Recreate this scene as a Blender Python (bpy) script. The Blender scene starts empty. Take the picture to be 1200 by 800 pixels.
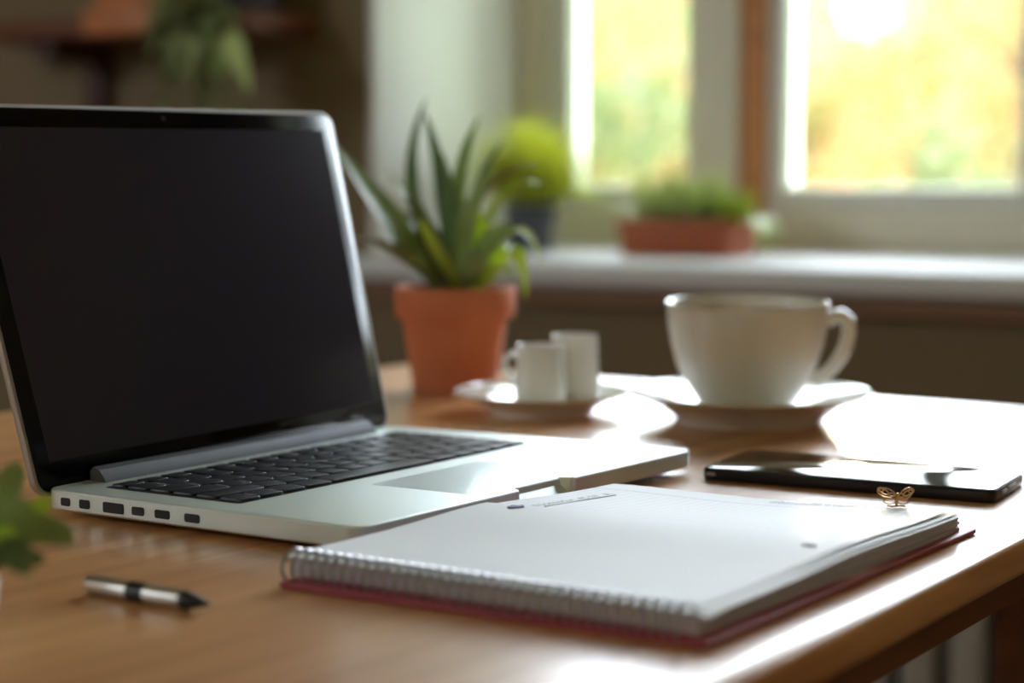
import bpy, bmesh, math, random
from mathutils import Vector, Matrix
random.seed(7)
PI = math.pi
S = bpy.context.scene
C = S.collection

# ------------------------------------------------------------------ camera, light, exposure
TZ = 0.75                                   # height of the table top
CAM_H = TZ + 0.185
cd = bpy.data.cameras.new('camera'); cam = bpy.data.objects.new('camera', cd); C.objects.link(cam)
cd.sensor_width = 36.0; cd.lens = 36.0 * 2150 / 1200
PITCH = math.atan(200 / 2150)
cam.location = (0, 0, CAM_H); cam.rotation_euler = (PI/2 - PITCH, 0, 0)
cd.clip_start = 0.02; cd.clip_end = 200
cd.dof.use_dof = True; cd.dof.focus_distance = 0.97
cd.dof.aperture_fstop = 3.8; cd.dof.aperture_blades = 0
S.camera = cam
S.view_settings.view_transform = 'Standard'; S.view_settings.look = 'None'
S.view_settings.gamma = 1; S.view_settings.use_curve_mapping = False
S.view_settings.exposure = 0.66
S.cycles.use_denoising = True
S.cycles.max_bounces = 10; S.cycles.diffuse_bounces = 6; S.cycles.transparent_max_bounces = 24

SUN_AZ = math.radians(10.8); SUN_EL = math.radians(4.9)
SUN_DIR = Vector((math.sin(SUN_AZ)*math.cos(SUN_EL), math.cos(SUN_AZ)*math.cos(SUN_EL), math.sin(SUN_EL)))

SKY_HORIZON = (1.0, 0.87, 0.52); SKY_LOW = 0.46       # warm haze towards the low sun
SKY_ZENITH = (0.81, 0.89, 1.0);  SKY_HIGH = 15.0       # bright cool sky overhead
def make_world():
    w = bpy.data.worlds.new('sky'); S.world = w; w.use_nodes = True
    nt = w.node_tree; nt.nodes.clear(); N = nt.nodes.new; L = nt.links.new
    tc = N('ShaderNodeTexCoord'); nrm = N('ShaderNodeVectorMath'); nrm.operation = 'NORMALIZE'
    L(tc.outputs['Generated'], nrm.inputs[0])
    sep = N('ShaderNodeSeparateXYZ'); L(nrm.outputs[0], sep.inputs[0])
    dot = N('ShaderNodeVectorMath'); dot.operation = 'DOT_PRODUCT'; dot.inputs[1].default_value = SUN_DIR
    L(nrm.outputs[0], dot.inputs[0])
    def math_(op, a, b=None, clamp=False):
        m = N('ShaderNodeMath'); m.operation = op; m.use_clamp = clamp
        for i, v in enumerate((a, b)):
            if v is None: continue
            if isinstance(v, (int, float)): m.inputs[i].default_value = v
            else: L(v, m.inputs[i])
        return m.outputs[0]
    def rng(v, a, b):
        m = N('ShaderNodeMapRange'); m.interpolation_type = 'SMOOTHSTEP'
        L(v, m.inputs[0]); m.inputs[1].default_value = a; m.inputs[2].default_value = b
        return m.outputs[0]
    el = rng(sep.outputs[2], 0.09, 0.20)
    mix = N('ShaderNodeMix'); mix.data_type = 'RGBA'
    L(el, mix.inputs[0])
    mix.inputs[6].default_value = tuple(c*SKY_LOW for c in SKY_HORIZON) + (1,)
    mix.inputs[7].default_value = tuple(c*SKY_HIGH for c in SKY_ZENITH) + (1,)
    d0 = math_('MAXIMUM', dot.outputs['Value'], 0.0)
    def glow(power, col):
        p = math_('POWER', d0, power)
        v = N('ShaderNodeVectorMath'); v.operation = 'SCALE'; v.inputs[0].default_value = col
        L(p, v.inputs['Scale']); return v.outputs[0]
    disc = rng(dot.outputs['Value'], math.cos(math.radians(0.9)), math.cos(math.radians(0.5)))
    dv = N('ShaderNodeVectorMath'); dv.operation = 'SCALE'; dv.inputs[0].default_value = (1, .93, .75)
    L(math_('MULTIPLY', disc, 9.0), dv.inputs['Scale'])
    acc = mix.outputs[2]
    for g in (glow(500, (1.2, .9, .42)), glow(60, (.50, .24, .05)), dv.outputs[0]):
        a = N('ShaderNodeVectorMath'); a.operation = 'ADD'; L(acc, a.inputs[0]); L(g, a.inputs[1]); acc = a.outputs[0]
    bg = N('ShaderNodeBackground'); out = N('ShaderNodeOutputWorld')
    L(acc, bg.inputs[0]); bg.inputs[1].default_value = 1.0; L(bg.outputs[0], out.inputs[0])
make_world()
sd = bpy.data.lights.new('sun', 'SUN'); sun = bpy.data.objects.new('sun', sd); C.objects.link(sun)
sd.energy = 2.5; sd.angle = math.radians(2.0); sd.color = (1, .80, .50)
sun.rotation_euler = (-SUN_DIR).to_track_quat('-Z', 'Y').to_euler(); sun.location = SUN_DIR * 20

# the window wall's own frame: t along the wall (to the right), w outwards through it, z up
N0 = Vector((0.05085, 2.73305)); WE = Vector((0.87293, -0.48785)); WN = Vector((0.48785, 0.87293))
def WF(t, w, z): return Vector((N0.x + WE.x*t + WN.x*w, N0.y + WE.y*t + WN.y*w, z))
WROT = math.atan2(WE.y, WE.x)
def portal(name, loc, rz_dir, sx, sy):
    ld = bpy.data.lights.new(name, 'AREA'); ld.shape = 'RECTANGLE'; ld.size = sx; ld.size_y = sy
    ld.cycles.is_portal = True
    o = bpy.data.objects.new(name, ld); C.objects.link(o); o.location = loc
    o.rotation_euler = Vector(rz_dir).to_track_quat('-Z', 'Y').to_euler()
portal('window_portal', WF(.437, .67, 1.55), (-WN.x, -WN.y, 0), 1.6, 1.55)
portal('fill_opening_portal', WF(-1.9, -4.06, 2.08), (WN.x, WN.y, 0), 1.0, .56)  # guides sky light through the added fill opening behind the camera

# ------------------------------------------------------------------ materials
def lin(c):
    f = lambda v: v/12.92 if v <= .04045 else ((v+.055)/1.055)**2.4
    return tuple(f(x/255) for x in c)
def mat(name, rgb, rough=.5, metal=0., spec=.5, trans=0., coat=0., sss=0., noise=None, bump=None, leaf=False):
    """rgb in sRGB 0-255; noise=(rgb2, scale, contrast); bump=(scale, strength)"""
    m = bpy.data.materials.new(name); m.use_nodes = True
    nt = m.node_tree; N = nt.nodes.new; L = nt.links.new
    b = nt.nodes['Principled BSDF']; col = lin(rgb) + (1,)
    b.inputs['Base Color'].default_value = col; b.inputs['Roughness'].default_value = rough
    b.inputs['Metallic'].default_value = metal; b.inputs['Specular IOR Level'].default_value = spec
    b.inputs['Coat Weight'].default_value = coat; b.inputs['Coat Roughness'].default_value = .08
    if sss: b.inputs['Subsurface Weight'].default_value = sss; b.inputs['Subsurface Radius'].default_value = (.01, .006, .004)
    tc = N('ShaderNodeTexCoord')
    src = None
    if noise:
        n = N('ShaderNodeTexNoise'); n.inputs['Scale'].default_value = noise[1]; n.inputs['Detail'].default_value = 5
        L(tc.outputs['Object'], n.inputs['Vector'])
        r = N('ShaderNodeValToRGB'); k = noise[2]
        r.color_ramp.elements[0].position = .5-k; r.color_ramp.elements[1].position = .5+k
        r.color_ramp.elements[0].color = col; r.color_ramp.elements[1].color = lin(noise[0]) + (1,)
        L(n.outputs['Fac'], r.inputs[0]); src = r.outputs[0]; L(src, b.inputs['Base Color'])
    if bump:
        n = N('ShaderNodeTexNoise'); n.inputs['Scale'].default_value = bump[0]; n.inputs['Detail'].default_value = 4
        L(tc.outputs['Object'], n.inputs['Vector'])
        bp = N('ShaderNodeBump'); bp.inputs['Strength'].default_value = bump[1]; bp.inputs['Distance'].default_value = .002
        L(n.outputs['Fac'], bp.inputs['Height']); L(bp.outputs[0], b.inputs['Normal'])
    if leaf:
        t = N('ShaderNodeBsdfTranslucent'); t.inputs[0].default_value = col
        if src: L(src, t.inputs[0])
        mx = N('ShaderNodeMixShader'); mx.inputs[0].default_value = trans
        L(b.outputs[0], mx.inputs[1]); L(t.outputs[0], mx.inputs[2])
        L(mx.outputs[0], nt.nodes['Material Output'].inputs[0])
    return m
def wood(name, dark, light, rot=0., rough=.3, along=2.2, across=45., spec=.5, coat=0.):
    m = bpy.data.materials.new(name); m.use_nodes = True
    nt = m.node_tree; N = nt.nodes.new; L = nt.links.new; b = nt.nodes['Principled BSDF']
    tc = N('ShaderNodeTexCoord'); r0 = N('ShaderNodeMapping'); r0.inputs['Rotation'].default_value = (0, 0, -rot)
    L(tc.outputs['Object'], r0.inputs[0])
    mp = N('ShaderNodeMapping'); mp.inputs['Scale'].default_value = (along, across, across)
    L(r0.outputs[0], mp.inputs[0])
    n = N('ShaderNodeTexNoise'); n.inputs['Scale'].default_value = 1.0; n.inputs['Detail'].default_value = 7; n.inputs['Distortion'].default_value = .6
    L(mp.outputs[0], n.inputs['Vector'])
    mp2 = N('ShaderNodeMapping'); mp2.inputs['Scale'].default_value = (along*.5, across*.16, across*.16); L(r0.outputs[0], mp2.inputs[0])
    n2 = N('ShaderNodeTexNoise'); n2.inputs['Scale'].default_value = 1.0; n2.inputs['Detail'].default_value = 3; L(mp2.outputs[0], n2.inputs['Vector'])
    ad = N('ShaderNodeMix'); ad.data_type = 'FLOAT'; ad.inputs[0].default_value = .45
    L(n.outputs['Fac'], ad.inputs[2]); L(n2.outputs['Fac'], ad.inputs[3])
    r = N('ShaderNodeValToRGB'); r.color_ramp.elements[0].position = .36; r.color_ramp.elements[1].position = .62
    r.color_ramp.elements[0].color = lin(dark)+(1,); r.color_ramp.elements[1].color = lin(light)+(1,)
    L(ad.outputs[0], r.inputs[0]); L(r.outputs[0], b.inputs['Base Color'])
    b.inputs['Roughness'].default_value = rough; b.inputs['Specular IOR Level'].default_value = spec
    b.inputs['Coat Weight'].default_value = coat; b.inputs['Coat Roughness'].default_value = .2
    bp = N('ShaderNodeBump'); bp.inputs['Strength'].default_value = .08; bp.inputs['Distance'].default_value = .001
    L(n.outputs['Fac'], bp.inputs['Height']); L(bp.outputs[0], b.inputs['Normal'])
    return m
def paper_mat():
    """White paper; the upper half of the sheet carries faint ruled lines (from the sheet's own uv)."""
    m = bpy.data.materials.new('ruled_paper'); m.use_nodes = True
    nt = m.node_tree; N = nt.nodes.new; L = nt.links.new; b = nt.nodes['Principled BSDF']
    uv = N('ShaderNodeUVMap'); sp = N('ShaderNodeSeparateXYZ'); L(uv.outputs[0], sp.inputs[0])
    def mth(op, a, bb):
        k = N('ShaderNodeMath'); k.operation = op
        for i, v in enumerate((a, bb)):
            if isinstance(v, (int, float)): k.inputs[i].default_value = v
            else: L(v, k.inputs[i])
        return k.outputs[0]
    fr = mth('FRACT', mth('MULTIPLY', sp.outputs[0], 34.0), 0.0)
    line = mth('LESS_THAN', fr, .12)
    region = mth('MULTIPLY', mth('GREATER_THAN', sp.outputs[1], .62), mth('LESS_THAN', sp.outputs[1], .93))
    fr2 = mth('FRACT', mth('MULTIPLY', sp.outputs[1], 42.0), 0.0)
    head = mth('MULTIPLY', mth('GREATER_THAN', sp.outputs[1], .925), mth('LESS_THAN', sp.outputs[1], .931))
    fac = mth('MAXIMUM', mth('MULTIPLY', mth('MULTIPLY', line, region), .22), mth('MULTIPLY', head, .4))
    mx = N('ShaderNodeMix'); mx.data_type = 'RGBA'; L(fac, mx.inputs[0])
    mx.inputs[6].default_value = lin((242, 246, 255))+(1,); mx.inputs[7].default_value = lin((150, 160, 185))+(1,)
    L(mx.outputs[2], b.inputs['Base Color']); b.inputs['Roughness'].default_value = .6; b.inputs['Specular IOR Level'].default_value = .3
    return m
def glass_mat():
    m = bpy.data.materials.new('window_glass'); m.use_nodes = True
    nt = m.node_tree; N = nt.nodes.new; L = nt.links.new; nt.nodes.remove(nt.nodes['Principled BSDF'])
    t = N('ShaderNodeBsdfTransparent'); t.inputs[0].default_value = (.97, .98, .97, 1)
    g = N('ShaderNodeBsdfGlossy'); g.inputs['Roughness'].default_value = .02
    lw = N('ShaderNodeFresnel'); lw.inputs[0].default_value = 1.45
    mx = N('ShaderNodeMixShader'); L(lw.outputs[0], mx.inputs[0]); L(t.outputs[0], mx.inputs[1]); L(g.outputs[0], mx.inputs[2])
    L(mx.outputs[0], nt.nodes['Material Output'].inputs[0]); return m

M = {}
M['wall'] = mat('taupe_wall_paint', (124, 107, 80), .85, bump=(90, .15))
M['white_paint'] = mat('white_paint', (226, 226, 220), .45)
M['plaster'] = mat('white_plaster', (238, 239, 236), .8)
M['frame_grey'] = mat('greige_paint', (222, 214, 198), .5)
M['flare_strip'] = wood('flare_orange', (176, 112, 66), (205, 142, 92), 0, .45)  # grained orange that paints the lens flare onto the post
M['sill'] = mat('sill_paint', (226, 227, 230), .65, spec=.25)
M['ceiling'] = mat('ceiling_paint', (240, 228, 210), .9)
M['floor'] = wood('floor_boards', (84, 58, 38), (128, 92, 62), 0, .4, 1.2, 12)
M['glass'] = glass_mat()
M['brown_paint'] = mat('brown_moulding_paint', (142, 108, 82), .6)
M['table'] = wood('oiled_oak', (180, 122, 74), (224, 170, 116), math.radians(52), .33, 3.0, 60, .5, .4)
M['table_dark'] = wood('dark_oak', (92, 54, 32), (124, 78, 48), math.radians(52), .45, 3.0, 50, .3)
M['alu'] = mat('brushed_aluminium', (222, 232, 230), .42, .5)
M['alu_side'] = mat('aluminium_edge', (178, 175, 170), .5, 1.0)
M['trackpad'] = mat('trackpad_glass', (206, 216, 216), .40, .85)
M['hinge'] = mat('hinge_plastic', (108, 112, 120), .35, .3)
M['black_gloss'] = mat('black_screen_glass', (9, 9, 11), .1, spec=.2)
M['display'] = mat('switched_off_display', (52, 50, 60), .16, spec=.2)
M['keywell'] = mat('keyboard_well', (24, 25, 28), .5)
M['key'] = mat('black_keycap', (22, 23, 26), .38, spec=.5)
M['port'] = mat('black_port', (14, 13, 13), .5)
M['lens'] = mat('camera_lens', (58, 60, 70), .1)
M['rubber'] = mat('black_rubber', (25, 25, 25), .7)
M['paper'] = paper_mat()
M['page_edge'] = mat('page_edges', (196, 194, 206), .75)
M['cover'] = mat('rose_red_cover', (158, 74, 90), .5)
M['wire'] = mat('silver_wire', (176, 174, 178), .35, .9)
M['purple'] = mat('purple_ink', (72, 58, 120), .6)
M['ink'] = mat('grey_ink', (132, 136, 156), .7)
M['brass'] = mat('brass_wire', (196, 150, 92), .3, 1.0)
M['phone_body'] = mat('black_phone_shell', (26, 25, 26), .32, .3)
M['phone_glass'] = mat('black_phone_glass', (6, 7, 9), .05, spec=.9)
M['ceramic'] = mat('white_glazed_china', (232, 230, 224), .12, spec=.6, coat=.3)
M['coffee'] = mat('milky_coffee', (176, 140, 104), .2)
M['terracotta'] = mat('terracotta', (200, 118, 76), .75, noise=((186, 104, 66), 14, .3), bump=(60, .2))
M['planter'] = mat('terracotta_trough', (176, 96, 60), .7, noise=((160, 84, 52), 10, .3))
M['soil'] = mat('dark_soil', (46, 34, 26), .95, bump=(220, .8))
M['grey_pot'] = mat('slate_grey_pot', (74, 76, 86), .5)
M['white_pot'] = mat('white_pot', (222, 220, 224), .4)
M['pen_silver'] = mat('satin_silver', (206, 202, 194), .3, .9)
M['pen_black'] = mat('pen_black', (24, 23, 26), .4)
M['leaf_dark'] = mat('dark_green_leaf', (90, 116, 76), .30, trans=.3, leaf=True, noise=((124, 146, 104), 30, .25))
M['leaf_mid'] = mat('mid_green_leaf', (134, 158, 98), .32, trans=.35, leaf=True, noise=((168, 184, 128), 30, .25))
M['leaf_olive'] = mat('olive_leaf', (146, 130, 92), .4, trans=.3, leaf=True, noise=((166, 148, 110), 30, .25))
M['leaf_lime'] = mat('lime_leaf', (180, 200, 76), .35, trans=.5, leaf=True, noise=((202, 214, 106), 30, .25))
M['grass_blade'] = mat('lime_grass_blade', (228, 232, 128), .5, trans=.7, leaf=True)
M['succulent'] = mat('pale_green_succulent', (216, 226, 166), .5, trans=.55, leaf=True)
M['shelf_wood'] = wood('reddish_shelf_wood', (92, 50, 30), (120, 70, 42), WROT, .5)
M['box_wood'] = wood('orange_box_wood', (176, 104, 58), (196, 124, 74), WROT, .5)
M['bracket'] = mat('dark_red_wood', (70, 36, 26), .5)
M['radiator'] = mat('grey_radiator_paint', (168, 160, 150), .45)
M['tree_yellow'] = mat('yellow_green_foliage', (112, 102, 54), .6, trans=.5, leaf=True, noise=((124, 104, 48), .8, .25))
M['tree_green'] = mat('soft_green_foliage', (86, 96, 56), .6, trans=.5, leaf=True, noise=((106, 108, 60), .8, .25))
M['tree_orange'] = mat('autumn_foliage', (134, 80, 38), .6, trans=.5, leaf=True, noise=((140, 98, 44), .8, .25))
M['bark'] = mat('bark', (92, 66, 48), .9)
M['lawn'] = mat('lawn_green', (110, 140, 60), .9, noise=((140, 160, 80), .6, .3))

# ------------------------------------------------------------------ builders
def tag(o, label=None, cat=None, group=None, kind=None):
    if label: o['label'] = label
    if cat: o['category'] = cat
    if group: o['group'] = group
    if kind: o['kind'] = kind
    return o
def wloc(o):
    v = Vector((0, 0, 0))
    while o is not None: v = v + Vector(o.location); o = o.parent
    return v
def obj(name, bm, m, parent=None, angle=38, origin=None):
    """Link a bmesh (in world coordinates) as one mesh object under its parent."""
    bmesh.ops.recalc_face_normals(bm, faces=bm.faces[:])
    off = wloc(parent) if parent is not None else (Vector(origin) if origin is not None else Vector((0, 0, 0)))
    if off.length: bmesh.ops.translate(bm, verts=bm.verts[:], vec=-off)
    me = bpy.data.meshes.new(name); bm.to_mesh(me); bm.free()
    me.materials.append(m)
    for p in me.polygons: p.use_smooth = True
    me.set_sharp_from_angle(angle=math.radians(angle))
    o = bpy.data.objects.new(name, me); C.objects.link(o)
    if parent is not None: o.parent = parent
    elif origin is not None: o.location = origin
    return o
def thing(name, label, cat, loc, group=None):
    o = bpy.data.objects.new(name, None); C.objects.link(o); o.location = loc; o.empty_display_size = .02
    return tag(o, label, cat, group)
def structure(name, bm, m, parent=None, angle=38):
    o = obj(name, bm, m, parent, angle)
    if parent is None: o['kind'] = 'structure'
    return o
def NB(): return bmesh.new()
def ring_faces(bm, r0, r1):
    n = len(r0)
    for i in range(n):
        try: bm.faces.new((r0[i], r0[(i+1) % n], r1[(i+1) % n], r1[i]))
        except ValueError: pass
ident = lambda x, y, z: Vector((x, y, z))
def box(bm, x0, x1, y0, y1, z0, z1, F=ident, bev=0.0, seg=2):
    b2 = NB()
    v = [b2.verts.new((x, y, z)) for z in (z0, z1) for y in (y0, y1) for x in (x0, x1)]
    for f in ((0,2,3,1),(4,5,7,6),(0,1,5,4),(2,6,7,3),(0,4,6,2),(1,3,7,5)): b2.faces.new([v[i] for i in f])
    if bev: bmesh.ops.bevel(b2, geom=b2.edges[:], offset=bev, segments=seg, profile=.5, affect='EDGES')
    merge(bm, b2, F)
def merge(bm, b2, F=ident):
    mp = {}
    for v in b2.verts: mp[v] = bm.verts.new(F(*v.co))
    for f in b2.faces:
        try: bm.faces.new([mp[v] for v in f.verts])
        except ValueError: pass
    b2.free()
def rrect(x0, y0, x1, y1, r, inset=0., n=6):
    x0 += inset; y0 += inset; x1 -= inset; y1 -= inset; r = max(r-inset, .00005)
    pts = []
    for cx, cy, a0 in ((x1-r, y0+r, -PI/2), (x1-r, y1-r, 0), (x0+r, y1-r, PI/2), (x0+r, y0+r, PI)):
        for k in range(n+1):
            a = a0 + PI/2*k/n; pts.append((cx+r*math.cos(a), cy+r*math.sin(a)))
    return pts
def stack(bm, rings, F=ident, cap0=True, cap1=True):
    """rings: list of (outline points, z), all outlines the same length"""
    R = [[bm.verts.new(F(x, y, z)) for x, y in pts] for pts, z in rings]
    for a, b in zip(R, R[1:]): ring_faces(bm, a, b)
    if cap0: bm.faces.new(R[0][::-1])
    if cap1: bm.faces.new(R[-1])
def plate(bm, x0, y0, x1, y1, r, profile, F=ident, n=6):
    """rounded slab; profile = [(inset, z), ...] from the bottom up"""
    stack(bm, [(rrect(x0, y0, x1, y1, r, i, n), z) for i, z in profile], F)
def lathe(bm, prof, c=(0, 0, 0), seg=48, closed=False, ang=None):
    rings = []
    for r, z in prof:
        if r < 1e-6: rings.append([bm.verts.new((c[0], c[1], c[2]+z))]); continue
        rings.append([bm.verts.new((c[0]+r*math.cos(2*PI*i/seg), c[1]+r*math.sin(2*PI*i/seg), c[2]+z)) for i in range(seg)])
    pairs = list(zip(rings, rings[1:]))
    if closed: pairs.append((rings[-1], rings[0]))
    for a, b in pairs:
        if len(a) == 1 and len(b) == 1: continue
        if len(a) == 1:
            for i in range(seg): bm.faces.new((a[0], b[(i+1) % seg], b[i]))
        elif len(b) == 1:
            for i in range(seg): bm.faces.new((a[i], a[(i+1) % seg], b[0]))
        else: ring_faces(bm, a, b)
def tube(bm, pts, rad, seg=8, closed=False, flat=1.0):
    pts = [Vector(p) for p in pts]; n = len(pts)
    rads = rad if isinstance(rad, (list, tuple)) else [rad]*n
    up = None; rings = []
    for i, p in enumerate(pts):
        if closed: t = pts[(i+1) % n] - pts[i-1]
        else: t = pts[min(i+1, n-1)] - pts[max(i-1, 0)]
        t.normalize()
        if up is None:
            up = t.orthogonal().normalized()
        up = (up - t*up.dot(t)).normalized(); sd_ = t.cross(up)
        rings.append([bm.verts.new(p + (up*math.cos(2*PI*k/seg) + sd_*math.sin(2*PI*k/seg)*flat)*rads[i]) for k in range(seg)])
    for a, b in zip(rings, rings[1:]): ring_faces(bm, a, b)
    if closed: ring_faces(bm, rings[-1], rings[0])
    else: bm.faces.new(rings[0][::-1]); bm.faces.new(rings[-1])
def bez(p0, p1, p2, t): return p0*(1-t)**2 + p1*(2*t*(1-t)) + p2*t*t
def blade(bm, p0, p1, p2, width, side=None, n=12, fold=.25, thick=.0006, shape=None):
    """a leaf with real thickness along a bent midrib"""
    p0, p1, p2 = Vector(p0), Vector(p1), Vector(p2); rings = []
    for i in range(n+1):
        t = i/n; p = bez(p0, p1, p2, t); d = (bez(p0, p1, p2, min(t+.02, 1)) - bez(p0, p1, p2, max(t-.02, 0))).normalized()
        s = Vector(side) if side is not None else d.cross(Vector((0, 0, 1)))
        s = s - d*s.dot(d)
        if s.length < 1e-4: s = d.orthogonal()
        s.normalize(); nn = s.cross(d)
        if nn.z < 0: nn = -nn
        wv = (shape(t) if shape else math.sin(PI*min(1, .12+.88*t))**.7*(1 if t < .5 else 1-(t-.5)*.5)) * width/2
        if i == n: wv = width*.02
        th = thick*(1 if i < n else .3)
        rings.append([bm.verts.new(q) for q in (p+s*wv+nn*fold*wv, p+nn*th, p-s*wv+nn*fold*wv, p-nn*th)])
    for a, b in zip(rings, rings[1:]): ring_faces(bm, a, b)
    bm.faces.new(rings[0][::-1]); bm.faces.new(rings[-1])
def bil(Q, W, H):
    Q = [Vector(q) for q in Q]
    def f(x, y):
        u, v = x/W, y/H
        return Q[0]*(1-u)*(1-v) + Q[1]*u*(1-v) + Q[2]*u*v + Q[3]*(1-u)*v
    return f
def T(x, y, z=0.): return Vector((x, y, TZ+z))

# ------------------------------------------------------------------ the room
ZC = 2.55; T0, T1, W0 = -3.0, 2.4, -3.9
OT0, OT1, OZ0, OZ1 = -.347, 1.22, .766, 2.30          # the window opening
WTH = .66
bm = NB(); box(bm, T0-.2, T1+.2, W0-.2, WTH, -.1, 0, WF); structure('floor', bm, M['floor'])
bm = NB(); box(bm, T0-.2, T1+.2, W0-.2, WTH, ZC, ZC+.1, WF); structure('ceiling', bm, M['ceiling'])
bm = NB()
box(bm, T0, OT0, .06, WTH, 0, ZC, WF); box(bm, OT1, T1, .06, WTH, 0, ZC, WF)
box(bm, OT0, OT1, .06, WTH, 0, OZ0, WF); box(bm, OT0, OT1, .06, WTH, OZ1, ZC, WF)
structure('wall_front', bm, M['wall'])
bm = NB(); box(bm, T0-.15, T0, W0, WTH, 0, ZC, WF); structure('wall_left', bm, M['ceiling'])
bm = NB(); box(bm, T1, T1+.15, W0, WTH, 0, ZC, WF); structure('wall_right', bm, M['ceiling'])
bm = NB(); B0, B1, BZ0, BZ1 = -2.4, -1.4, 1.80, 2.35     # unseen opening added behind the camera as fill light for the room
box(bm, T0, B0, W0-.15, W0, 0, ZC, WF); box(bm, B1, T1, W0-.15, W0, 0, ZC, WF)
box(bm, B0, B1, W0-.15, W0, 0, BZ0, WF); box(bm, B0, B1, W0-.15, W0, BZ1, ZC, WF)
structure('wall_back', bm, M['ceiling'])
bm = NB(); box(bm, T0, T1, .045, .06, 0, .09, WF, .003); structure('baseboard_front', bm, M['white_paint'])

# the deep white reveal, the sill and the frame
bm = NB(); box(bm, OT0, OT0+.012, .052, WTH, .80, OZ1, WF, .002); box(bm, OT1-.012, OT1, .052, WTH, .80, OZ1, WF, .002)
box(bm, OT0+.012, OT1-.012, .052, WTH, OZ1-.012, OZ1, WF, .002)
tag(structure('trim_1', bm, M['plaster']), 'white plastered reveal lining the deep window recess', 'reveal')
bm = NB(); box(bm, OT0-.03, OT1+.03, 0, WTH, .766, .80, WF, .007, 3)
tag(structure('trim_2', bm, M['sill']), 'broad white painted window sill', 'window sill')
bm = NB(); box(bm, OT0-.02, OT1+.02, .03, .0599, .735, .766, WF, .004)
tag(structure('trim_3', bm, M['brown_paint']), 'narrow moulding under the white window sill', 'moulding')
FW0, FW1 = .51, .59
bm = NB()                                              # fixed frame: bottom rail, head, left jamb, right jamb
box(bm, OT0+.012, OT1-.012, FW0-.02, FW1, .80, .868, WF, .004)
box(bm, OT0+.012, OT1-.012, FW0, FW1, OZ1-.07, OZ1-.012, WF, .004)
box(bm, OT0+.012, -.273, FW0, FW1, .868, OZ1-.07, WF, .004)
box(bm, 1.14, OT1-.012, FW0, FW1, .868, OZ1-.07, WF, .004)
tag(structure('trim_4', bm, M['frame_grey']), 'fixed greige frame around the window sashes', 'window frame')
bm = NB(); box(bm, .015, .105, FW0-.035, FW1, .868, OZ1-.07, WF, .005)
tag(structure('trim_5', bm, M['frame_grey']), 'thick greige post between the two window sashes', 'window post')
bm = NB(); box(bm, .105, .145, FW0-.02, FW1, .868, OZ1-.07, WF, .005)  # orange of the lens flare put into the colour of this strip
tag(structure('trim_6', bm, M['flare_strip']), 'strip of the window post coloured with orange lens flare', 'window post')
bm = NB(); box(bm, .605, .625, FW0, FW1, .868, OZ1-.07, WF, .005)
tag(structure('trim_7', bm, M['frame_grey']), 'greige post at the right of the sunlit window', 'window post')
def window(n, t0, t1, l, r):
    z0, z1 = .868, OZ1-.07
    bm = NB(); zb = .908
    box(bm, t0, t0+l, FW0+.005, FW1-.01, z0, z1, WF, .004); box(bm, t1-r, t1, FW0+.005, FW1-.01, z0, z1, WF, .004)
    box(bm, t0+l, t1-r, FW0+.005, FW1-.01, z0, zb, WF, .004); box(bm, t0+l, t1-r, FW0+.005, FW1-.01, z1-.045, z1, WF, .004)
    o = structure('window_%d' % n, bm, M['white_paint'])
    bm = NB(); box(bm, t0+l-.004, t1-r+.004, .551, .555, zb-.004, z1-.041, WF)
    obj('pane', bm, M['glass'], o)
    return o
window(1, -.272, .014, .043, .016)
window(2, .146, .604, .034, .035)
window(3, .626, 1.139, .022, .034)  # unseen extra window, added to let in more daylight

# ------------------------------------------------------------------ outdoors
bm = NB(); box(bm, -60, 60, .7, 110, -.45, -.35, WF); structure('ground', bm, M['lawn'])
def tree(name, label, cat, x, y, h, r, m, n, trunk_r, leaf=.12, zlo=.25, group=None):
    t = thing(name, label, cat, (x, y, -.35), group)
    bm = NB(); pts = [(x+.05*math.sin(k*1.7)*r, y, -.35 + (h*.8)*k/6) for k in range(7)]
    tube(bm, pts, [trunk_r*(1-.1*k) for k in range(7)], 8)
    for k in range(5):
        a = k*2.4; z = -.35+h*(.35+.09*k)
        tube(bm, [(x, y, z), (x+r*.4*math.cos(a), y+r*.4*math.sin(a), z+h*.12), (x+r*.7*math.cos(a), y+r*.7*math.sin(a), z+h*.2)], [trunk_r*.4, trunk_r*.25, trunk_r*.1], 6)
    obj('trunk', bm, M['bark'], t)
    bm = NB(); rnd = random.Random(int(x*100+y*7))
    cl = [(Vector((x+rnd.uniform(-.7, .7)*r, y+rnd.uniform(-.7, .7)*r, -.35+h*rnd.uniform(zlo, .95))), r*rnd.uniform(.25, .45)) for _ in range(16)]
    for _ in range(n):
        c, q = rnd.choice(cl)
        d = Vector((rnd.gauss(0, 1), rnd.gauss(0, 1), rnd.gauss(0, 1))).normalized()
        p = c + d*q*rnd.uniform(.5, 1.0)
        u = Vector((rnd.gauss(0, 1), rnd.gauss(0, 1), rnd.gauss(0, 1)-.5)).normalized(); s = u.orthogonal().normalized(); s = (s + u.cross(s)*rnd.uniform(-1, 1)).normalized()
        L_ = leaf*rnd.uniform(.6, 1.2); a = p + u*L_*.5; 
        bm.faces.new([bm.verts.new(v) for v in (p, a+s*L_*.28, p+u*L_, a-s*L_*.28)])
    obj('foliage', bm, m, t, 10)
def at(px, d): return (px-600)/2150*d
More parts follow.
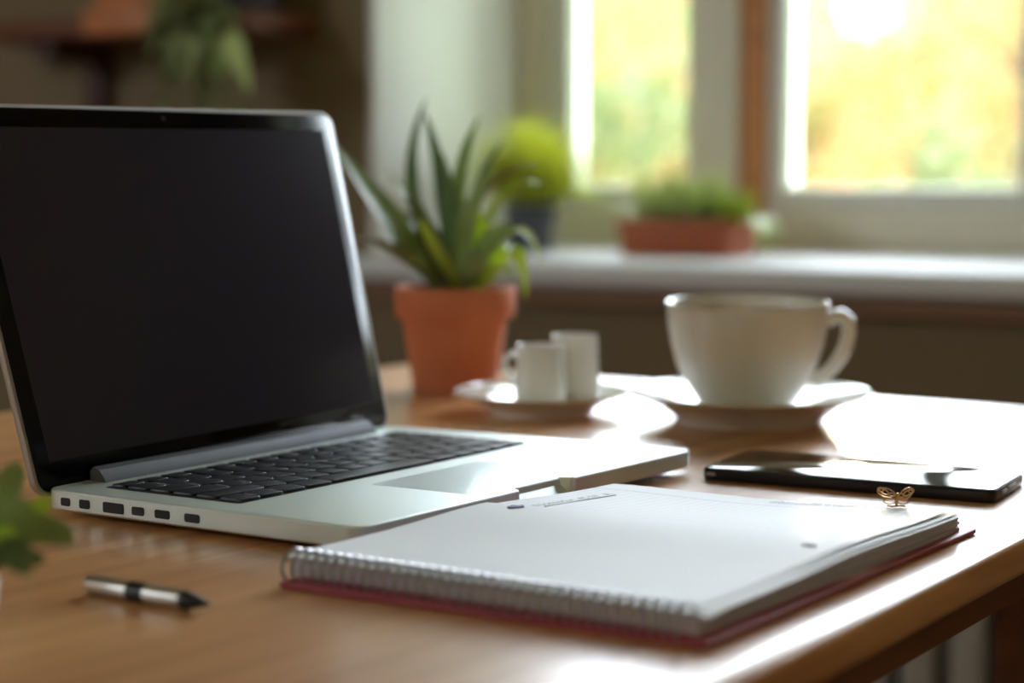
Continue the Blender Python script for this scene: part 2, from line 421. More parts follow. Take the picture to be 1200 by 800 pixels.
for px, d, h, r, mk, n, name, label in (
    (700, 8.5, 1.75, .85, 'tree_green', 1300, 'garden_shrub', 'soft green shrub seen low through the left window sash'),
    (790, 12, 2.55, 1.15, 'tree_yellow', 1700, 'garden_tree', 'yellow green tree seen through the left window sash'),
    (640, 15, 3.0, 1.5, 'tree_green', 1700, 'garden_tree', 'green tree behind the left edge of the left window sash'),
    (935, 10.5, 2.05, .75, 'tree_yellow', 900, 'garden_shrub', 'yellow green shrub below the sun in the right sash'),
    (1075, 14, 2.95, 1.0, 'tree_orange', 900, 'garden_tree', 'slender orange autumn tree just right of the low sun'),
    (1190, 11, 2.6, .9, 'tree_yellow', 1300, 'garden_tree', 'yellow tree at the right edge of the right sash'),
    (1000, 19, 2.4, 1.8, 'tree_orange', 1300, 'garden_shrub', 'orange tinted shrub far off beneath the sun'),
    (1140, 7.5, 1.55, .6, 'tree_green', 900, 'garden_shrub', 'green shrub low in the right corner of the right sash'),
):
    tree(name, label, 'tree' if 'tree' in name else 'shrub', at(px, d), d, h, r, M[mk], n, .05 if 'tree' in name else .03)

# ------------------------------------------------------------------ the table
tb = thing('wooden_table', 'warm brown wooden table carrying the laptop, cups and notebook', 'table', (0, .9, 0))
P_FR = Vector((.549, 1.3476)); P_FL = Vector((-.0966, 1.7705))
P_NR = P_FR - Vector((.561, .828))*1.45; P_NL = P_FL - Vector((.640, .768))*1.45
QT = [P_NR, P_FR, P_FL, P_NL]
def inset_quad(Q, d):
    out = []
    for i in range(4):
        a, b, c = Q[i-1], Q[i], Q[(i+1) % 4]
        e1 = (b-a).normalized(); e2 = (c-b).normalized(); n1 = Vector((-e1.y, e1.x)); n2 = Vector((-e2.y, e2.x))
        m_ = (n1+n2); m_ = m_/m_.dot(n1); out.append(b + m_*d)
    return out
bm = NB()
prof = [(.006, -.024), (.002, -.021), (0, -.016), (0, -.010), (.0003, -.0075), (.0012, -.0052), (.0027, -.0031), (.0046, -.0015), (.0069, -.0005), (.0093, -.0001), (.0115, 0), (.02, 0), (.05, 0)]
stack(bm, [([tuple(p) for p in inset_quad(QT, i)], TZ+z) for i, z in prof])
obj('tabletop', bm, M['table'], tb, 60)
A_ = inset_quad(QT, .028); B_ = inset_quad(QT, .05)
for i in range(4):
    j = (i+1) % 4; bm = NB()
    stack(bm, [([tuple(A_[i]), tuple(A_[j]), tuple(B_[j]), tuple(B_[i])], TZ+z) for z in (-.052, -.0245)])
    obj('apron', bm, M['table_dark'], tb, 20)
for lx, ly in ((.372, 1.25), (-.10, 1.56), (-.30, .34), (-.80, .70)):
    bm = NB(); box(bm, -.03, .03, -.03, .03, 0, 1, lambda x, y, z, lx=lx, ly=ly: Vector((lx + (x*.56-y*.83)*(.7+.3*z), ly + (x*.83+y*.56)*(.7+.3*z), z*(TZ-.0245))), .004)
    obj('leg', bm, M['table_dark'], tb)

# ------------------------------------------------------------------ the laptop
LW, LD = .314, .219
base_xy = bil([T(-.0736, .8670), T(.1130, 1.1195), T(-.0821, 1.2243), T(-.2530, .9776)], LW, LD)
def FB(u, v, z): p = base_xy(u, v); return Vector((p.x, p.y, TZ+z))
lap = thing('laptop', 'open silver laptop with a dark blank screen', 'laptop', (-.07, 1.05, TZ))
def base_outline(inset, notch):
    x0, y0, x1, y1, r = inset, inset, LW-inset, LD-inset, .0105
    p = rrect(0, 0, LW, LD, r, inset)                   # starts at the front right corner, ends at the front left one
    a, b, d, q = .132, .1815, notch, .0022
    nt = [(a-q, y0)] + [(a-q+q*math.sin(k*PI/8), y0+q*(1-math.cos(k*PI/8))*(d > 0)) for k in range(1, 5)] + [(a+.002, y0+d), (b-.002, y0+d)] + \
         [(b+q*math.sin(k*PI/8)-q*0, y0+q*(math.cos(k*PI/8))*(d > 0)) for k in range(0, 5)]
    return p + nt
bm = NB()
rings = [(base_outline(.006, 0), .0022), (base_outline(.0018, 0), .0034), (base_outline(.0002, 0), .0044), (base_outline(0, 0), .0050),
         (base_outline(0, .0070), .0104), (base_outline(0, .0075), .0136), (base_outline(.0005, .0077), .0143), (base_outline(.001, .0080), .0145)]
stack(bm, rings, FB)
base = obj('base', bm, M['alu'], lap, 30)
for u, v in ((.03, .03), (.284, .03), (.03, .19), (.284, .19)):
    bm = NB(); c = FB(u, v, 0); lathe(bm, [(0, 0), (.007, 0), (.0075, .001), (.0075, .0024), (0, .0024)], c, 20); obj('rubber_foot', bm, M['rubber'], base)
bm = NB()                                               # a shallow well around the keys
plate(bm, .0205, .0955, .2835, .1935, .003, [(0, .01445), (0, .01462), (.0004, .0147)], FB, 4)
well = obj('keyboard', bm, M['keywell'], lap)
def key(u0, v0, u1, v1):
    bm = NB(); plate(bm, u0, v0, u1, v1, .0016, [(0, .0147), (0, .0158), (.0003, .0162), (.0009, .0163)], FB, 3)
    obj('key', bm, M['key'], well)
KU0, KU1, G = .0218, .2822, .0026; kw = KU1-KU0
rows = [(.0966, .0170, [1, 1, 1, 1.25, 5.25, 1.25, 1, 1, 1, 1]), (.1142, .0160, [2.25]+[1]*10+[2.25]), (.1308, .0160, [1.75]+[1]*11+[1.75]),
        (.1474, .0160, [1.5]+[1]*12+[1]), (.1640, .0160, [1]*13+[1.5]), (.1806, .0112, [1]*14)]
for v0, h, ws in rows:
    tot = sum(ws); u = KU0
    for wd in ws:
        L_ = kw*wd/tot; key(u+G/2, v0, u+L_-G/2, v0+h-G*.5); u += L_
bm = NB(); plate(bm, .1055, .0155, .2070, .0790, .003, [(0, .01446), (0, .01458), (.0003, .01462)], FB, 4)
obj('trackpad', bm, M['trackpad'], lap)
for v, wd, h in ((.2015, .0075, .0055), (.1870, .0085, .0060), (.1655, .0165, .0070), (.1475, .0095, .0056), (.1300, .0115, .0056), (.1090, .0115, .0056)):
    bm = NB(); plate(bm, v-wd*.46, .0088-h*.4, v+wd*.46, .0088+h*.4, .0011, [(0, -.0004), (0, .0012)], lambda a, b, c: FB(-c*.35+.0001, a, b), 3)
    obj('port', bm, M['port'], base)
# the lid
BL, BR, TR, TL = Vector((-.2543, .9732, .0089)), Vector((-.0816, 1.2255, .0125)), Vector((-.1231, 1.2573, .2249)), Vector((-.3055, .9926, .2219))
LN = (BR-BL).cross(TL-BL).normalized()
if LN.y > 0: LN = -LN                                   # towards the viewer
lid_xy = bil([BL, BR, TR, TL], LW, .218)
def FL(u, v, d): p = lid_xy(u, v) + LN*d; return Vector((p.x, p.y, p.z+TZ))
bm = NB(); plate(bm, 0, 0, LW, .218, .0105, [(.004, -.0068), (.0012, -.0055), (.0002, -.0035), (0, -.001), (.0004, -.0001), (.0012, 0)], FL, 8)
lid = obj('lid', bm, M['alu_side'], lap, 30)
bm = NB(); plate(bm, .0024, .0024, LW-.0024, .218-.0024, .0085, [(0, -.0003), (0, .0004), (.0003, .0006)], FL, 8)
bez_ = obj('bezel', bm, M['black_gloss'], lid)
bm = NB(); plate(bm, .0130, .0190, LW-.0130, .218-.0135, .0008, [(0, .0005), (0, .00075), (.0002, .0008)], FL, 2)
obj('display', bm, M['display'], lid)
bm = NB(); plate(bm, LW/2-.0016, .2093, LW/2+.0016, .2125, .0016, [(0, .0005), (0, .0009), (.0004, .0010)], FL, 5)
obj('webcam', bm, M['lens'], lid)
bm = NB()                                               # hinge cover between base and lid
pr = [(.2045, .0144), (.2055, .0165), (.2095, .0210), (.2140, .0225), (.2165, .0200), (.2165, .0144)]
va = [bm.verts.new(FB(.033, v, z)) for v, z in pr]; vb = [bm.verts.new(FB(.279, v, z)) for v, z in pr]
ring_faces(bm, va, vb); bm.faces.new(va[::-1]); bm.faces.new(vb)
obj('hinge', bm, M['hinge'], lap, 25)

# ------------------------------------------------------------------ the notebook
nb = thing('spiral_notebook', 'open spiral notebook with white pages and rose red back cover', 'notebook', (.06, .86, TZ))
cov_xy = bil([T(-.1045, .8020), T(.0752, .6965), T(.2388, .9272), T(.0565, 1.0300)], .210, .285)
bm = NB(); plate(bm, 0, 0, .210, .285, .003, [(.0008, .0002), (0, .0008), (0, .0026), (.0006, .0030)], lambda x, y, z: cov_xy(x, y) + Vector((0, 0, z)), 4)
obj('back_cover', bm, M['cover'], nb)
PW, PH = .205, .250
pg_xy = bil([T(-.1019, .8139), T(.0708, .7054), T(.2233, .9148), T(.0543, 1.0034)], PW, PH)
def FP(u, v, z): p = pg_xy(u, v); return Vector((p.x, p.y, TZ+z))
def crown(u, v, k=1.0):
    """height of the sheets above the cover: a soft ridge across the middle, lower at the bound edge"""
    x = v/PH
    return .0035*k*math.exp(-((x-.57)/.22)**2) + .0008*k*math.sin(u*40+1)*x
bm = NB(); rnd = random.Random(3)
for k in range(11):
    z0 = .0031 + k*.00075; o1 = rnd.uniform(-.0008, .0008); o2 = rnd.uniform(-.0012, .0012)
    du = .0018*(1-k/11)
    stack(bm, [([(0+o2*.3, .0035), (PW+du+o1, .0035), (PW+du+o1, PH+.004+o2), (0+o2*.3, PH+.004+o2)], z) for z in (z0, z0+.00066)], FP)
obj('page_block', bm, M['page_edge'], nb, 20)
def sheet(u0, u1, v0, v1, z0, k, curl, name='page', nu=24, nv=30):
    bm = NB(); uvl = bm.loops.layers.uv.new('UVMap'); th = .00022
    def h(u, v):
        r = max(0, (u/PW-.55)/.45); f = max(0, (v/PH-.6)/.4)
        return z0 + crown(u, v, k) + curl*r*r*f - .0012*(1-min(1, v/.02))
    top = [[bm.verts.new(FP(u0+(u1-u0)*i/nu, v0+(v1-v0)*j/nv, h(u0+(u1-u0)*i/nu, v0+(v1-v0)*j/nv)+th)) for i in range(nu+1)] for j in range(nv+1)]
    bot = [[bm.verts.new(FP(u0+(u1-u0)*i/nu, v0+(v1-v0)*j/nv, h(u0+(u1-u0)*i/nu, v0+(v1-v0)*j/nv))) for i in range(nu+1)] for j in range(nv+1)]
    for j in range(nv):
        for i in range(nu):
            for g, rev in ((top, False), (bot, True)):
                idx = [(i, j), (i+1, j), (i+1, j+1), (i, j+1)]
                if rev: idx = idx[::-1]
                f = bm.faces.new([g[b][a] for a, b in idx])
                for l, (a, b) in zip(f.loops, idx): l[uvl].uv = ((u0+(u1-u0)*a/nu)/PW, (v0+(v1-v0)*b/nv)/PH)
    for i in range(nu):
        bm.faces.new((top[0][i], top[0][i+1], bot[0][i+1], bot[0][i])); bm.faces.new((top[nv][i+1], top[nv][i], bot[nv][i], bot[nv][i+1]))
    for j in range(nv):
        bm.faces.new((top[j+1][0], top[j][0], bot[j][0], bot[j+1][0])); bm.faces.new((top[j][nu], top[j+1][nu], bot[j+1][nu], bot[j][nu]))
    return obj(name, bm, M['paper'], nb, 60), h
sheet(.001, PW+.0045, .004, PH+.0045, .0113, .55, .0004)
sheet(.001, PW+.0020, .004, PH+.0020, .0116, .75, .0010)
sheet(-.0030, PW-.0045, .004, .1465, .01225, 1.0, 0)
top_page, HT = sheet(.002, PW-.002, .004, PH, .0119, 1.0, .0022)
# spiral wire
bm = NB()
NL = 36
for k in range(NL):
    u = .004 + (PW-.008)*k/(NL-1)
    pts = []
    for i in range(20):
        a = 2*PI*i/20; pts.append(FP(u + .0006*math.cos(a), .0015 + .0078*math.cos(a), .0081+.0076*math.sin(a)))
    tube(bm, pts, .00085, 6, True)
obj('spiral_binding', bm, M['wire'], nb)
def on_page(a, b, dz=.00035): return FP(a, b, HT(a, b)+.00022+dz)
def mark(shape):
    bm = NB(); t = [bm.verts.new(on_page(u, v, .0009)) for u, v in shape]; b = [bm.verts.new(on_page(u, v, .0004)) for u, v in shape]
    bm.faces.new(t); bm.faces.new(b[::-1]); ring_faces(bm, b, t); obj('purple_mark', bm, M['purple'], top_page)
mark([(.0155, .1385), (.0185, .1362), (.0232, .1415), (.0215, .1445), (.0185, .1470), (.0178, .1440), (.0150, .1435)])
mark([(.1855, .1255), (.1905, .1245), (.1925, .1270), (.1900, .1300), (.1862, .1295)])
def text(s, size, F, name='heading'):
    cu = bpy.data.curves.new('t', 'FONT'); cu.body = s; cu.size = size; cu.extrude = 0; cu.resolution_u = 2
    o = bpy.data.objects.new('t', cu); C.objects.link(o)
    dg = bpy.context.evaluated_depsgraph_get(); me = bpy.data.meshes.new_from_object(o.evaluated_get(dg))
    bm = NB(); bm.from_mesh(me)
    for v in bm.verts: v.co = F(v.co.x, v.co.y)
    bpy.data.objects.remove(o); bpy.data.meshes.remove(me)
    o2 = obj(name, bm, M['ink'], top_page, 20); return o2
text('Nontotur  45.07  A', .0076, lambda x, y: on_page(.0262-y*1.0, .150+x*1.08, .0003))
bm = NB(); stack(bm, [([(.0280, .152), (.0284, .152), (.0284, .214), (.0280, .214)], z) for z in (0, .0003)], lambda u, v, z: on_page(u, v, z)); obj('underline', bm, M['ink'], top_page)
text('dilbonsmullas o cansulinulnoiimon', .0062, lambda x, y: on_page(.104+x*.92, .2405+y*1.5, .0003))

# tiny wire ornament at the far edge of the page
oc = on_page(.1755, .2450, .0004)
orn = thing('butterfly_ornament', 'tiny brass wire butterfly ornament standing on the far edge of the notebook page', 'ornament', oc)
ex = Vector((1, -.1, 0)).normalized(); ez = Vector((0, 0, 1)); ey = Vector((.1, 1, 0))
def O3(x, y, z=0.): return oc + ex*x + ez*y + ey*z
bm = NB()
for s, sc in ((-1, 1.0), (1, .95)):
    def loop(cx, cy, rx, ry, rot, tilt=.25, r=.00038, n=18):
        pts = []
        for i in range(n):
            a = 2*PI*i/n; x, y = rx*math.cos(a), ry*math.sin(a)
            X, Y = cx + x*math.cos(rot)-y*math.sin(rot), cy + x*math.sin(rot)+y*math.cos(rot)
            pts.append(O3(s*X*sc, Y*sc, abs(X)*tilt))
        tube(bm, pts, r, 6, True)
    loop(.0050, .0070, .0046, .0024, .62 if s > 0 else .25); loop(.0062, .0076, .0026, .0012, .5)
    loop(.0033, .0030, .0030, .0014, -.1); loop(.0022, .0062, .0014, .0010, .3); loop(.0079, .0085, .0014, .0011, .2)
obj('wing_wire', bm, M['brass'], orn)
bm = NB(); tube(bm, [O3(0, .0003), O3(0, .002), O3(.0004, .005), O3(.0005, .0072)], [.0004, .0009, .0008, .0003], 8)
tube(bm, [O3(-.0045, .0006, .001), O3(-.002, .0005, -.001), O3(.002, .0005, .001), O3(.0046, .0007, -.001)], .0005, 6)
obj('body', bm, M['brass'], orn)

# ------------------------------------------------------------------ phone
ph_xy = bil([T(.1128, 1.0909), T(.2681, 1.0083), T(.3044, 1.0752), T(.1533, 1.1659)], .174, .081)
def FH(u, v, z): p = ph_xy(u, v); return Vector((p.x, p.y, TZ+z))
ph = thing('smartphone', 'black smartphone lying face up behind the notebook', 'phone', (.21, 1.08, TZ))
bm = NB(); plate(bm, 0, 0, .174, .081, .008, [(.0012, .0002), (.0003, .001), (0, .0025), (0, .0056), (.0003, .0068), (.001, .0074)], FH)
pb = obj('body', bm, M['phone_body'], ph, 30)
bm = NB(); plate(bm, .0012, .0012, .1728, .0798, .0072, [(0, .0073), (0, .0077), (.0004, .0079)], FH)
obj('screen', bm, M['phone_glass'], ph)
for v0, v1 in ((.020, .030), (.036, .054)):
    bm = NB(); plate(bm, v0, .0032, v1, .0052, .0009, [(0, -.0004), (0, .0005), (.0003, .0007)], lambda a, b, c: FH(.174+c, a, b), 3)
    obj('button', bm, M['alu_side'], pb)
bm = NB(); plate(bm, .004, .0032, .010, .0050, .0008, [(0, -.0002), (0, .0004)], lambda a, b, c: FH(a, -c, b), 3); obj('button', bm, M['alu_side'], pb)

# ------------------------------------------------------------------ pen
pa, pe = T(-.1862, .7928, .0043), T(-.1266, .7553, .0043); pd = (pe-pa); plen = pd.length; pd.normalize()
pen = thing('pen', 'short silver pen with black grip band and black tip', 'pen', (-.156, .774, TZ))
def turned(prof, m, name):
    bm = NB(); pts = [pa+pd*(s*plen) for s, r in prof]; tube(bm, pts, [r for s, r in prof], 24); obj(name, bm, m, pen, 40)
turned([(0, .0028), (.004, .0037), (.02, .0042), (.36, .0043)], M['pen_silver'], 'cap')
turned([(.358, .0041), (.362, .0044), (.50, .0044), (.504, .0041)], M['pen_black'], 'band')
turned([(.502, .0043), (.74, .0042), (.79, .0040)], M['pen_silver'], 'barrel')
turned([(.788, .0041), (.80, .0042), (.86, .0036), (.91, .0026), (.95, .0016), (.985, .0009), (1.0, .0004)], M['pen_black'], 'tip')

# ------------------------------------------------------------------ crockery
def cup_profile(outer, inner): return outer + inner[::-1]
def saucer(name, label, c, R, zr, foot, cat='saucer'):
    bm = NB(); k = R/.0915
    prof = [(0, .0035), (foot*.86, .0035), (foot*.9, .0), (foot, .0), (foot*1.03, .004), (R*.78, zr*.62), (R*.93, zr*.86), (R*.99, zr*.965), (R, zr), (R*.985, zr+.0012),
            (R*.92, zr*.93), (R*.75, zr*.72), (foot*.80, .0085), (foot*.66, .0068), (0, .0066)]
    lathe(bm, prof, c, 72)
    return tag(obj(name, bm, M['ceramic'], None, 50, c), label, cat)
cs = T(.177, 1.358); saucer('saucer', 'wide white saucer under the large coffee cup', cs, .0915, .0215, .055)
ss = T(.0228, 1.403); saucer('saucer', 'small white saucer holding two tiny cups beside the terracotta pot', ss, .0680, .0160, .040)
cc = T(.1745, 1.358, .0079)
cup = thing('coffee_cup', 'large white china cup of milky coffee on the wide saucer', 'cup', cc)
bm = NB()
outer = [(0, .003), (.026, .003), (.028, 0), (.033, 0), (.0345, .003), (.0385, .010), (.0455, .021), (.0520, .034), (.0565, .049), (.0592, .064), (.0603, .0755), (.0606, .0795)]
inner = [(0, .008), (.030, .009), (.0365, .013), (.0430, .022), (.0495, .035), (.0540, .050), (.0568, .064), (.0580, .0755), (.0590, .0800), (.0601, .0805)]
lathe(bm, outer + inner[::-1], cc, 72)
body = obj('bowl', bm, M['ceramic'], cup, 60)
bm = NB(); hd = Vector((.985, -.17, 0))
hp = [(.0575, .066), (.062, .0705), (.0685, .0715), (.0735, .067), (.0745, .059), (.0725, .050), (.0685, .041), (.0630, .033), (.0565, .0265), (.0480, .0235)]
tube(bm, [cc + hd*x + Vector((0, 0, z)) for x, z in hp], [.0042, .0044, .0046, .0047, .0046, .0045, .0043, .0042, .0042, .0040], 12, flat=1.25)
obj('handle', bm, M['ceramic'], cup, 60)
bm = NB(); lathe(bm, [(0, .0700), (.0566, .0700), (.0568, .0712), (.055, .0708), (0, .0708)], cc, 48); obj('coffee', bm, M['coffee'], cup)
cup.rotation_euler = (math.radians(1.6), 0, 0)
def espresso(loc, hz, rot, label):
    c = Vector(loc); t = thing('espresso_cup', label, 'cup', c, None); k = hz/.0455
    bm = NB()
    lathe(bm, [(0, .001), (.0150, .001), (.0160, 0), (.0180, 0), (.0194, .003), (.0197, .010), (.0190, .022), (.0182, .034), (.0176, .0435*k), (.0174, .0455*k),
               (.0166, .0452*k), (.0164, .043*k), (.0170, .030), (.0178, .012), (.0165, .0045), (0, .004)], c, 40)
    obj('bowl', bm, M['ceramic'], t, 60)
    bm = NB(); h = Vector((math.cos(rot), math.sin(rot), 0))
    tube(bm, [c + h*x + Vector((0, 0, z)) for x, z in ((.0170, .036), (.022, .0385), (.0265, .036), (.0278, .030), (.026, .024), (.022, .0195), (.0182, .018))], .0024, 10)
    obj('handle', bm, M['ceramic'], t, 60)
espresso(T(.0215, 1.392, .0075), .0455, math.radians(168), 'tiny white espresso cup at the front of the small saucer')
espresso(T(.0490, 1.428, .0085), .0490, math.radians(60), 'tiny white espresso cup tucked behind the other one')

# ------------------------------------------------------------------ terracotta pot plant
pc = T(-.0485, 1.555)
pl = thing('potted_plant', 'spiky green houseplant in a terracotta pot behind the laptop', 'plant', pc)
bm = NB()
lathe(bm, [(0, 0), (.0345, 0), (.0362, .0015), (.0440, .058), (.0448, .0605), (.0490, .0612), (.0505, .0635), (.0518, .0845), (.0510, .0872), (.0485, .0878), (.0470, .0860), (.0455, .0700), (.0440, .060), (.0340, .004), (0, .004)], pc, 64)
obj('pot', bm, M['terracotta'], pl, 35)
bm = NB(); lathe(bm, [(0, .068), (.0448, .068), (.0462, .0775), (.03, .0795), (0, .081)], pc, 40); obj('soil', bm, M['soil'], pl)
K = .000723
def PP(px, py, dy=0.): return Vector((pc.x + (px-533)*K, pc.y+dy, TZ + .0874 + (333-py)*K))
leaves = [((512, 335), (455, 255), (394, 168), 30, 'leaf_mid', .00), ((508, 335), (462, 285), (408, 276), 14, 'leaf_olive', -.02), ((520, 335), (474, 215), (500, 112), 12, 'leaf_dark', .01),
          ((528, 335), (521, 210), (496, 128), 13, 'leaf_dark', .02), ((536, 335), (532, 210), (562, 134), 13, 'leaf_mid', .03), ((533, 335), (562, 212), (632, 192), 20, 'leaf_olive', -.01),
          ((548, 335), (585, 220), (634, 214), 15, 'leaf_lime', .02), ((556, 335), (604, 248), (634, 306), 15, 'leaf_lime', -.02), ((562, 335), (606, 270), (616, 345), 13, 'leaf_lime', -.03),
          ((540, 335), (538, 265), (578, 196), 18, 'leaf_mid', -.03), ((522, 335), (494, 250), (452, 200), 17, 'leaf_mid', .03), ((505, 335), (470, 300), (440, 250), 14, 'leaf_dark', .03),
          ((530, 335), (505, 265), (478, 228), 15, 'leaf_dark', -.03), ((545, 335), (575, 270), (604, 262), 16, 'leaf_mid', -.03), ((525, 335), (528, 250), (520, 178), 16, 'leaf_dark', -.01),
          ((515, 335), (488, 300), (468, 290), 12, 'leaf_mid', -.04), ((552, 335), (566, 280), (556, 232), 14, 'leaf_lime', -.01), ((560, 335), (588, 300), (600, 318), 12, 'leaf_lime', -.045),
          ((535, 335), (548, 240), (590, 160), 12, 'leaf_dark', .045), ((518, 335), (500, 270), (430, 232), 14, 'leaf_dark', .05), ((540, 335), (512, 290), (498, 250), 13, 'leaf_lime', -.05),
          ((545, 335), (556, 300), (580, 288), 13, 'leaf_mid', -.055), ((530, 335), (536, 230), (540, 165), 12, 'leaf_mid', .05)]
for a, b, c, wd, mk, dy in leaves:
    bm = NB(); side = Vector((0.5, .8, .2)) if abs(c[0]-a[0]) > 60 else Vector((1, -.4, 0))
    b = (b[0]*1.45-(a[0]+c[0])*.225, b[1]*1.45-(a[1]+c[1])*.225)
    blade(bm, PP(*a, dy*.3), PP(*b, dy), PP(*c, dy*1.4), wd*K*1.5, side, 14, .3)
    obj('leaf', bm, M[mk], pl, 50)

# ------------------------------------------------------------------ little plant at the left edge of the picture
qc = T(-.2215, .66)
lp = thing('small_potted_plant', 'small leafy plant in a white pot cut off by the left picture edge', 'plant', qc)
bm = NB(); lathe(bm, [(0, 0), (.026, 0), (.0275, .002), (.0320, .029), (.0326, .0340), (.0316, .0346), (.0302, .033), (.0250, .004), (0, .004)], qc, 48); obj('pot', bm, M['white_pot'], lp, 35)
bm = NB(); lathe(bm, [(0, .027), (.0292, .027), (.0298, .0300), (0, .031)], qc, 32); obj('soil', bm, M['soil'], lp)
K2 = .66/2150
def QP(px, py, dy=0.): d = .66; return Vector(((px-600)*K2*(1+dy/d), d+dy, CAM_H - (py-200)*K2*(1+dy/d)))
for a, b, c, wd, mk, dy in (((-110, 700), (10, 590), (80, 640), 34, 'leaf_mid', .015), ((-110, 700), (-10, 650), (54, 584), 30, 'leaf_lime', .04), ((-110, 700), (-14, 620), (16, 542), 34, 'leaf_mid', .03),
                            ((-110, 700), (-20, 570), (32, 612), 34, 'leaf_mid', -.01), ((-110, 700), (-10, 600), (26, 680), 36, 'leaf_dark', -.02), ((-110, 700), (0, 640), (44, 664), 20, 'leaf_dark', .01),
                            ((-110, 700), (-140, 600), (-190, 590), 30, 'leaf_dark', .02), ((-110, 700), (-110, 590), (-100, 540), 30, 'leaf_mid', .02), ((-110, 700), (-60, 610), (-8, 580), 36, 'leaf_mid', -.02),
                            ((-110, 700), (-40, 640), (12, 628), 30, 'leaf_lime', .0)):
    bm = NB(); up = abs(c[0]-b[0]) < abs(c[1]-b[1])
    blade(bm, QP(*a), QP(*b, dy), QP(*c, dy*1.3), wd*K2*1.25, (1, .35, .2) if up else (.1, .6, .8), 16, .15, .0008,
          lambda t: (.12+.88*max(0, min(1, (t-.15)/.35))**1.2)*(1 if t < .6 else math.sqrt(max(0, 1-((t-.6)/.42)**2))))
    obj('leaf', bm, M[mk], lp, 50)

# ------------------------------------------------------------------ on the window sill
SZ = .80
gp = WF(-.19, .30, SZ)
gr = thing('potted_grass', 'lime green ball of grass in a slate grey pot on the window sill', 'plant', gp)
bm = NB(); lathe(bm, [(0, 0), (.033, 0), (.035, .002), (.0455, .072), (.0465, .078), (.0440, .079), (.0425, .074), (.034, .004), (0, .004)], gp, 40); obj('pot', bm, M['grey_pot'], gr, 35)
bm = NB(); lathe(bm, [(0, .062), (.0405, .062), (.0420, .070), (0, .072)], gp, 32); obj('soil', bm, M['soil'], gr)
bm = NB(); rnd = random.Random(11)
for _ in range(1300):
    a = rnd.uniform(0, 2*PI); ph_ = math.acos(rnd.uniform(-.12, 1)); L_ = rnd.uniform(.095, .145)
    d = Vector((math.sin(ph_)*math.cos(a), math.sin(ph_)*math.sin(a), math.cos(ph_)))
    p0 = gp + Vector((d.x*.03*rnd.random(), d.y*.03*rnd.random(), .071)); ctr = gp + Vector((0, 0, .10)); p2 = ctr + d*L_; p1 = (p0+p2)/2 + Vector((0, 0, .035))
    blade(bm, p0, p1, p2, .0030, None, 4, .1, .0003)
tag(obj('grass', bm, M['grass_blade'], gr, 60), kind='stuff')
# terracotta trough
tp = WF(.105, .28, SZ)
tr_ = thing('planter_trough', 'long terracotta trough of pale succulents on the window sill', 'planter', tp)
bm = NB(); hw, hd_, hh = .098, .060, .058
def tri(x, y, z): return WF(.106+x, .28+y, SZ+z)
stack(bm, [(rrect(-hw*k, -hd_*k, hw*k, hd_*k, .006, i, 3), z) for k, i, z in ((.93, 0, 0), (.985, 0, .045), (1.03, 0, .046), (1.04, 0, .058), (1.0, .005, .058), (.95, .005, .030))], tri)
obj('trough', bm, M['planter'], tr_, 35)
bm = NB(); plate(bm, -hw*.95, -hd_*.92, hw*.95, hd_*.92, .004, [(0, .030), (0, .046), (.006, .049)], tri, 3); obj('soil', bm, M['soil'], tr_)
rnd = random.Random(5)
for k, (x, y, h, mk, n) in enumerate(((-.070, -.01, .052, 'succulent', 18), (-.040, .015, .040, 'leaf_lime', 16), (-.015, -.015, .050, 'succulent', 20), (.012, .01, .056, 'succulent', 20), (.040, -.01, .046, 'succulent', 18), (.068, .01, .044, 'leaf_lime', 16), (.085, -.015, .035, 'leaf_lime', 14))):
    bm = NB(); c = tri(x, y, .046)
    for i in range(n):
        a = rnd.uniform(0, 2*PI); el = rnd.uniform(.15, 1.4); d = Vector((math.cos(a)*math.cos(el), math.sin(a)*math.cos(el), math.sin(el)))
        p2 = c + d*h*rnd.uniform(1.3, 2.0) + Vector((0, 0, .006)); p1 = c + Vector((d.x*h*.3, d.y*h*.3, h*.6))
        blade(bm, c, p1, p2, .014, None, 6, .15, .002)
    obj('succulent', bm, M[mk], tr_, 50)
bm = NB()
for i in range(9):
    y = -.05+.011*i; p0 = tri(.085, y, .048); p2 = tri(.140+.012*rnd.random(), y-.01, .004+.03*rnd.random()); p1 = tri(.135, y, .085)
    blade(bm, p0, p1, p2, .010, None, 8, .1, .0008)
obj('trailing_leaves', bm, M['leaf_lime'], tr_, 50)

# ------------------------------------------------------------------ wall shelf with things on it, radiator
sz = 1.152
sh = thing('wall_shelf', 'reddish brown wooden shelf on the dark wall at the top left', 'shelf', WF(-.88, .06, sz))
bm = NB(); box(bm, -1.06, -.455, -.12, .058, sz, sz+.032, WF, .003); obj('board', bm, M['shelf_wood'], sh)
bm = NB(); box(bm, -.925, -.885, .028, .058, sz-.14, sz, WF, .003); box(bm, -.925, -.885, -.09, .03, sz-.03, sz, WF, .003); box(bm, -.96, -.82, .030, .058, sz-.150, sz-.128, WF, .003)
obj('bracket', bm, M['bracket'], sh)
bm = NB(); box(bm, -.765, -.62, -.150, -.1201, sz-.002, sz+.040, WF, .004); obj('bracket_head', bm, M['box_wood'], sh)
bx = thing('wooden_box', 'orange brown wooden box sitting on the wall shelf', 'box', WF(-.69, -.03, sz+.032))
bm = NB(); box(bm, -.765, -.62, -.117, .04, sz+.032, sz+.13, WF, .003); obj('body', bm, M['box_wood'], bx)
bm = NB(); box(bm, -.770, -.615, -.119, .045, sz+.1301, sz+.150, WF, .003); obj('lid', bm, M['box_wood'], bx)
hp_ = WF(-.52, -.035, sz+.032)
hg = thing('trailing_plant', 'trailing green plant hanging down from the wall shelf', 'plant', hp_)
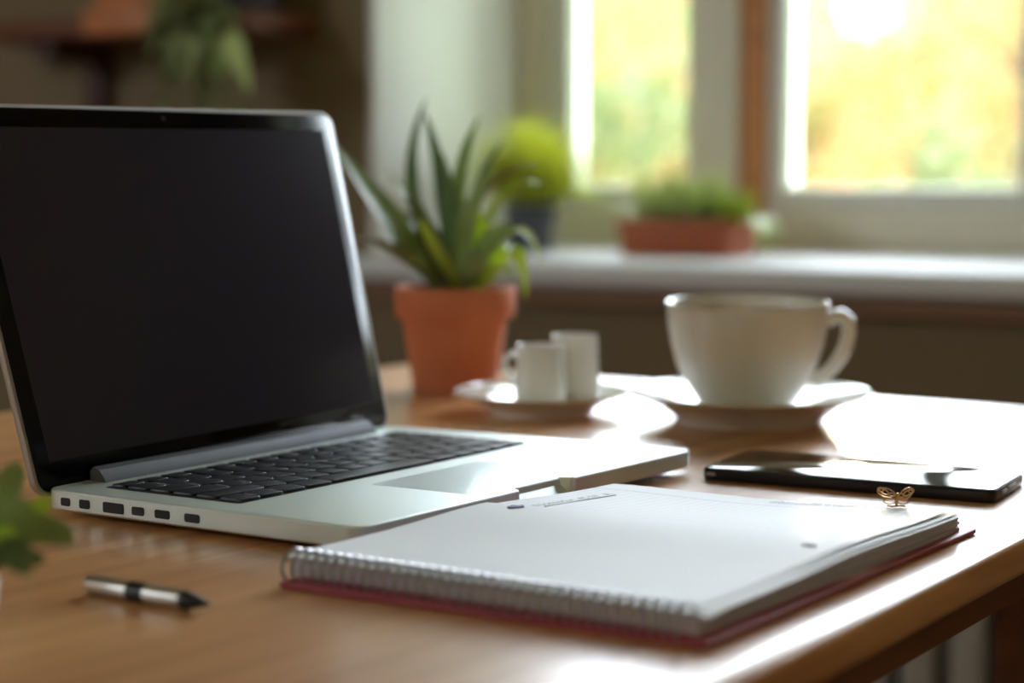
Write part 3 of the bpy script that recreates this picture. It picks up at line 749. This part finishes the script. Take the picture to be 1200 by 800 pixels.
bm = NB(); lathe(bm, [(0, 0), (.045, 0), (.047, .002), (.058, .085), (.060, .10), (.056, .10), (.046, .005), (0, .005)], hp_, 36); obj('pot', bm, M['grey_pot'], hg)
bm = NB(); lathe(bm, [(0, .08), (.0535, .08), (.0548, .09), (0, .092)], hp_, 24); obj('soil', bm, M['soil'], hg)
rnd = random.Random(21)
bm = NB(); bl = NB(); bp_ = NB()
for k in range(9):
    t0 = -.60 + .014*k; z_end = sz - (.02 + .115*((k*37) % 10)/10); top = WF(-.52+(t0+.52)*.3, -.09, sz+.13)
    pts = [hp_ + Vector((0, 0, .09)), top, WF(t0, -.15, sz+.06), WF(t0, -.16, sz), WF(t0+.01, -.16, z_end)]
    tube(bm, pts, .0022, 5)
    for i in range(7):
        q = pts[2].lerp(pts[4], i/6); d = Vector((rnd.uniform(-1, 1), rnd.uniform(-.6, .3), rnd.uniform(-1, -.2))).normalized()
        blade(bl, q, q + d*.022 + Vector((0, 0, .008)), q + d*.05, .024, None, 6, .2, .0006)
for t0, z0, t1, z1 in ((-.555, 1.150, -.548, 1.075), (-.49, 1.135, -.425, 1.050), (-.51, 1.13, -.505, 1.06)):
    blade(bp_, WF(t0, -.155, z0), WF(t1-.02, -.17, z0+.015), WF(t1, -.16, z1), .042, (1, -.3, .3), 8, .2, .0008)
    tube(bm, [WF(t0, -.16, sz+.02), WF(t0, -.158, z0)], .0022, 5)
obj('stems', bm, M['leaf_mid'], hg); obj('foliage', bl, M['leaf_mid'], hg, 50); obj('large_leaves', bp_, M['succulent'], hg, 50)

rd = thing('radiator', 'grey ribbed radiator under the window, seen below the table', 'radiator', WF(.6, 0, .10))
bm = NB()
for k in range(15):
    t = .10 + .066*k; box(bm, t, t+.050, -.045, .020, .10, .58, WF, .012, 3)
tag(obj('columns', bm, M['radiator'], rd))
bm = NB(); box(bm, .10, 1.08, -.02, .0, .13, .16, WF, .006); box(bm, .10, 1.08, -.02, .0, .52, .55, WF, .006); obj('header_pipe', bm, M['radiator'], rd)
for t in (.14, 1.02):
    bm = NB(); box(bm, t, t+.03, -.03, .01, 0, .101, WF, .004); obj('foot', bm, M['radiator'], rd)
